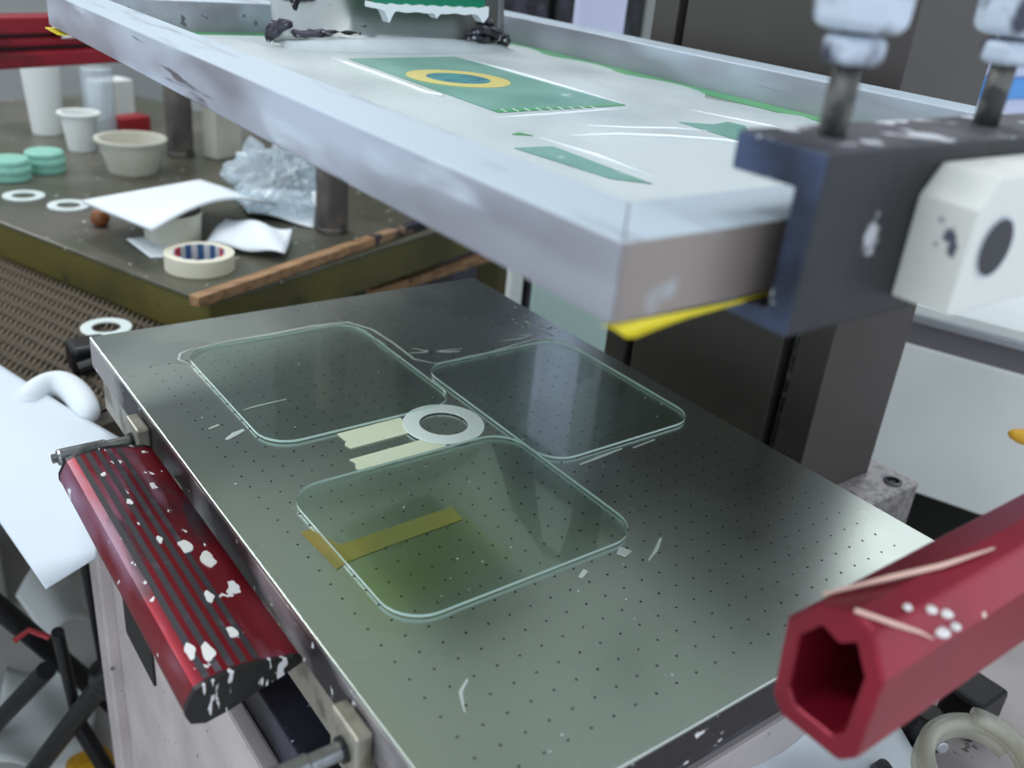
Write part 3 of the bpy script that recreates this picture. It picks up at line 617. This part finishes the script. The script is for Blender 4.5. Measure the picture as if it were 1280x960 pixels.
# wooden battens
def batten(p, q, wd, ht, lab, dark=None):
    p = Vector(p); q = Vector(q); d = (q-p); L_ = d.length; d.normalize(); sd = Vector((0,0,1)).cross(d).normalized(); up = d.cross(sd)
    t = thing('wooden_batten', lab, 'batten', tuple(p), 'wooden battens')
    def pr(s0, s1, name, m):
        vs = []
        for s in (s0, s1):
            for (i, j) in ((-1,0),(1,0),(1,1),(-1,1)): vs.append(tuple(p + d*s + sd*(i*wd/2) + up*(j*ht)))
        MB().add(vs, [(0,1,2,3),(4,7,6,5),(0,4,5,1),(1,5,6,2),(2,6,7,3),(3,7,4,0)]).build(name, m, t, bevel=.001)
    pr(0, dark or L_, 'bar', M['wood'])
    if dark: pr(dark, L_, 'inky_end', M['wood_end'])
batten((0.4272, 1.2919, -0.119), (0.9664, 1.5256, -0.119), .020, .016, 'raw wooden batten lying across the bench corner', .42)
b2a = (0.8217, 1.4764, -0.23); b2b = (1.2435, 1.5915, -0.225)
batten(b2a, b2b, .022, .018, 'raw wooden batten poking out low behind the steel table')

# low shelf that carries the ribbed mat
lz = -.20
def TM(u, v, z): x, y = room(u, v); return (bc[0]+x, bc[1]+y, z)
ls = thing('low_shelf', 'low dark shelf in front of the olive bench carrying the ribbed mat', 'shelf', (bc[0]-.3, bc[1]+.4, -.85))
MB(TM).box(-.75, .10, -.08, 1.5, lz-.03, lz).build('shelf_board', M['mat'], ls, bevel=.003)
for (u, v) in ((-.7,-.03),(.05,-.03),(-.7,1.45),(.05,1.45)): MB(TM).box(u-.02, u+.02, v-.02, v+.02, -.85, lz-.03).build('leg', M['stand'], ls)
mt = thing('ribbed_mat', 'brown ribbed mat of twisted cords behind the table corner', 'mat', (bc[0]-.3, bc[1]+.4, lz))
MB(TM).box(-.62, .06, -.05, 1.45, lz, lz+.003).build('mat_base', M['mat'], mt)
proto = None
def cord():
    mb = MB(); n = 480; vs = []; fs = []
    for i in range(n+1):
        s = i/n; v = -.05 + 1.5*s; w_ = .0080 + .0035*math.sin(i*1.57); h_ = .0075 + .0045*math.sin(i*1.57+.6)
        for (du, dz) in ((-1, 0), (-.6, .8), (0, 1), (.6, .8), (1, 0)): vs.append((du*w_ + .003*math.sin(i*1.57), v + du*.004, dz*h_))
    for i in range(n):
        for k in range(4): fs.append((i*5+k, i*5+k+1, (i+1)*5+k+1, (i+1)*5+k))
    return vs, fs
cv, cf = cord()
cm = bpy.data.meshes.new('cord'); cm.from_pydata([tuple(Vector(room(p[0], p[1]) + (p[2],))) for p in cv], [], cf); cm.materials.append(M['rib'])
for k in range(23):
    u = -.605 + .0285*k
    o = bpy.data.objects.new('cord', cm); col.objects.link(o); o.parent = mt
    x, y = room(u, 0); o.location = (bc[0]+x-ORG[mt.name][0], bc[1]+y-ORG[mt.name][1], .003)

# white sheet hanging over the low shelf's front
DA, DB, DC, DD = Vector((-0.0123, 1.7898, -0.176)), Vector((0.2496, 1.0548, -0.168)), Vector((0.172, 0.8829, -0.215)), Vector((0.1184, 0.8683, -0.225))
def drape(u, v):
    p = DA*(1-u)*(1-v) + DB*u*(1-v) + DC*u*v + DD*(1-u)*v
    return (p.x, p.y - .012*math.sin(math.pi*u)*(1-v), p.z + .014*math.sin(math.pi*u)*(1-v) + .010*math.sin(5*u+3*v)*(1-v) + .012*math.sin(math.pi*v))
tag(MB().grid(drape, 20, 20).build('white_sheet', M['sheet'], smooth=True, solid=.002), 'large white sheet hanging forward off the low shelf by the red handle', 'sheet')
rl = (0.2334, 1.2634, -0.19)
tag(MB().tube([(0.1696, 1.1848, -0.172), (0.1928, 1.2124, -0.168), (0.2198, 1.2158, -0.166), (0.2336, 1.1816, -0.17), (0.2326, 1.1119, -0.175)], [.016, .019, .021, .020, .016], 16).build('paper_roll', M['paper'], smooth=True, sub=2), 'white curled paper roll behind the table corner', 'paper roll')
bp_ = (0.2774, 1.3054, -0.19)
t = thing('black_clamp', 'black glossy plastic clamp wedged behind the table corner', 'tool', bp_)
MB().box(bp_[0]-.025, bp_[0]+.03, bp_[1]-.02, bp_[1]+.03, lz, lz+.045).build('body', M['black'], t, bevel=.008, seg=3)
MB().tube([(bp_[0]-.02, bp_[1]-.03, lz+.02), (bp_[0]+.02, bp_[1]-.035, lz+.03)], .01, 12).build('jaw', M['black'], t)

# ================================================================ FLOOR CLUTTER, LOWER LEFT
fs_ = thing('folding_stand', 'black tubular folding stand on the floor beside the machine base', 'stand', (0.144, 1.287, -0.84))
def legtube(p, q, r): MB().tube([p, q], r, 12).build('leg', M['stand'], fs_, smooth=False)
legtube((0.087, 1.2873, -0.5), (0.2709, 1.2646, -0.835), .016)
legtube((0.1016, 1.2236, -0.835), (0.2065, 1.0475, -0.52), .015)
legtube((0.0625, 1.351, -0.835), (0.146, 1.183, -0.6), .014)
legtube((0.1524, 1.0738, -0.45), (0.1737, 1.1607, -0.7), .008)
legtube((0.1737, 1.1607, -0.7), (0.2124, 1.1282, -0.835), .012)
legtube((0.2072, 1.1423, -0.4), (0.2152, 1.1438, -0.62), .006)
MB().lathe([(0,-.02),(.022,-.02),(.026,0),(.022,.02),(0,.02)], (0.2043, 1.0682, -0.55), 16).build('joint', M['stand'], fs_, smooth=True)
cb_ = (0.1431, 1.0801, -0.46)
MB().tube([cb_, (cb_[0]-.02, cb_[1]+.015, cb_[2]+.01), (cb_[0]-.04, cb_[1]+.01, cb_[2]+.004)], .004, 8).build('wire_end', M['tool_red'], fs_)
sheet('carton_flap', ((0.1818, 1.3944, -0.72), (0.2502, 1.4131, -0.72), (0.2505, 1.638, -0.72), (0.1616, 1.5387, -0.72)), 'pale folded carton hanging below the white sheet', lambda u, v: .02*math.sin(3*u), M['plastic_w'], 'carton', th=.004)
c0 = (0.1836, 1.7263, -0.84)
tag(MB().box(c0[0]-.30, c0[0]-.02, c0[1]-.05, c0[1]+.25, -.85, -.70).build('grey_carton', M['box_grey'], bevel=.006), 'grey carton on the floor at the far left', 'carton')
t = thing('power_tool', 'yellow and black tool lying on the floor below the stand', 'tool', (0.1981, 1.1872, -0.84))
q = (0.1906, 1.187, -0.83)
MB().box(q[0]-.04, q[0]+.03, q[1]-.03, q[1]+.03, -.85, -.80).build('body', M['yellow_tool'], t, bevel=.02, seg=3)
MB().tube([(q[0]-.04, q[1]-.05, -.828), (q[0]+.03, q[1]-.055, -.828)], .020, 12).build('grip', M['black'], t)
sheet('floor_cloth', ((0.0495, 1.2843, -0.845), (0.1833, 1.2016, -0.845), (0.2536, 1.3961, -0.845), (0.1244, 1.4962, -0.845)), 'rumpled pale dust sheet spread on the floor under the stand', lambda u, v: .012*(1+math.sin(7*u+3*v)*math.cos(6*v)), M['plastic_w'], 'dust sheet', th=.003)

# ================================================================ WHITE CABINET, RIGHT
def TC(d, v, z): x, y = room(d, v); return (x, y, z)
cb2 = thing('white_cabinet', 'white cabinet with aluminium edged top behind the machine column', 'cabinet', TC(1.85, .1, -.85))
MB(TC).box(1.60, 2.3, -1.2, .70, -.40, -.14).build('front_panel', M['cab_white'], cb2, bevel=.003)
MB(TC).box(1.605, 2.3, -1.2, .70, -.14, -.098).build('edge_panel', M['grey_panel'], cb2)
MB(TC).box(1.59, 2.31, -1.2, .70, -.098, -.085).build('edge_trim', M['trim_alu'], cb2, bevel=.002)
MB(TC).box(1.595, 2.31, -1.2, .70, -.085, -.068).build('worktop', M['cab_white'], cb2, bevel=.002)
MB(TC).box(1.64, 2.3, -1.2, .70, -.85, -.40).build('shadow_gap', M['film_dark'], cb2)  # dark colour stands in for the shadow in the gap below the panel
yk = (1.1005, 0.4, -0.0627)
t = thing('yellow_lever', 'yellow tipped lever at the right edge of the picture', 'lever', yk)
def along(t, dz=0): return (yk[0] + .80*t, yk[1] - .59*t, yk[2] + dz)
MB().tube([along(-.014, .003), along(-.010, .002), along(0), along(.03, -.004), along(.10, -.008), along(.20, -.010)], [.003, .006, .009, .011, .012, .012], 14).build('grip', M['yellow_tool'], t, smooth=True)
e = along(.195, -.02)
MB().tube([e, (e[0], e[1], -.262)], .006, 10).build('stem', M['stand'], t)
# background cabinet, boards
t = thing('dark_cabinet', 'dark machine cabinet in the back of the workshop', 'cabinet', (1.6, 2.4, -.85))
MB(TC).box(1.9, 3.2, 1.5, 2.0, -.85, 1.2).build('body', M['film_dark'], t, bevel=.01)
MB(TC).box(1.95, 2.5, 1.48, 1.5, -.80, 1.15).build('door', M['dark'], t, bevel=.004)
MB(TC).box(2.55, 3.1, 1.48, 1.5, -.80, 1.15).build('door', M['dark'], t, bevel=.004)
lv = (1.212, 1.35, 0.3045)
t = thing('leaning_board', 'pale lavender board standing behind the screen', 'board', (lv[0], lv[1], -.85))
MB(TC).prism([(-.1, 0), (0, 0)], 'z', 0, 0) if False else None
MB().box(lv[0]-.055, lv[0]+.055, lv[1], lv[1]+.02, -.85, .75).build('board_face', M['lav'], t, bevel=.003)
tag(MB(TC).box(-1.0, .75, 4.93, 4.99, .31, 1.2).build('wall_board', M['lav'], bevel=.004), 'pale lavender board on the far wall above the red bar', 'board')
mp = (1.0166, 1.22, -0.1876); mq = (1.2483, 1.22, -0.3013)
tag(MB().box(mp[0], mq[0]-.02, 1.22, 1.235, -.85, .12).build('mint_sheet', M['mint_pale'], bevel=.002), 'pale mint panel standing behind the far edge of the table', 'panel')
mr = (0.9774, 1.24, -0.1582)
tag(MB().box(mr[0]-.004, mr[0]+.024, 1.24, 1.255, -.85, .12).build('white_strip', M['plastic_w'], bevel=.002), 'narrow white strip beside the pale mint panel', 'strip')
for (px_, wd, hh, m_, lab) in (((0.6999, 2.6181, -0.12), .10, .10, 'plastic_w', 'pale stacked box on the bench behind the cream bowl'), ((0.8165, 2.1502, -0.12), .08, .20, 'plastic_c', 'pale upright carton behind the plastic bag'), ((0.6863, 2.4233, -0.12), .085, .045, 'tool_red', 'dark red box on the bench behind the cream bowl')):
    tag(MB(lambda u, v, z: (px_[0]+room(u, v)[0], px_[1]+room(u, v)[1], z)).box(-wd/2, wd/2, 0, wd*.6, BZ, BZ+hh).build('storage_box', M[m_], bevel=.004), lab, 'box')
bl = (1.9792, 0.95, 0.2388)
t = thing('blue_crate', 'blue crate edge at the right behind the screen', 'crate', (bl[0], bl[1], -.85))
MB(TC).box(0, 0, 0, 0, 0, 0) if False else None
MB().box(bl[0]-.10, bl[0]+.3, bl[1], bl[1]+.2, bl[2]-.03, bl[2]+.01).build('crate_edge', M['blue'], t, bevel=.004)
MB().box(bl[0]-.09, bl[0]+.3, bl[1]+.01, bl[1]+.2, bl[2]+.01, bl[2]+.06).build('crate_lid', M['lav'], t, bevel=.004)
MB().box(bl[0]-.09, bl[0]+.3, bl[1]+.01, bl[1]+.2, -.068, bl[2]-.03).build('crate_body', M['lav'], t, bevel=.004)

# ---------------------------------------------------------------- lift everything so that the floor lies at z = 0
for o in list(sc.objects):
    if o.parent is None and o.type in ('MESH', 'EMPTY'): o.location.z += ZP
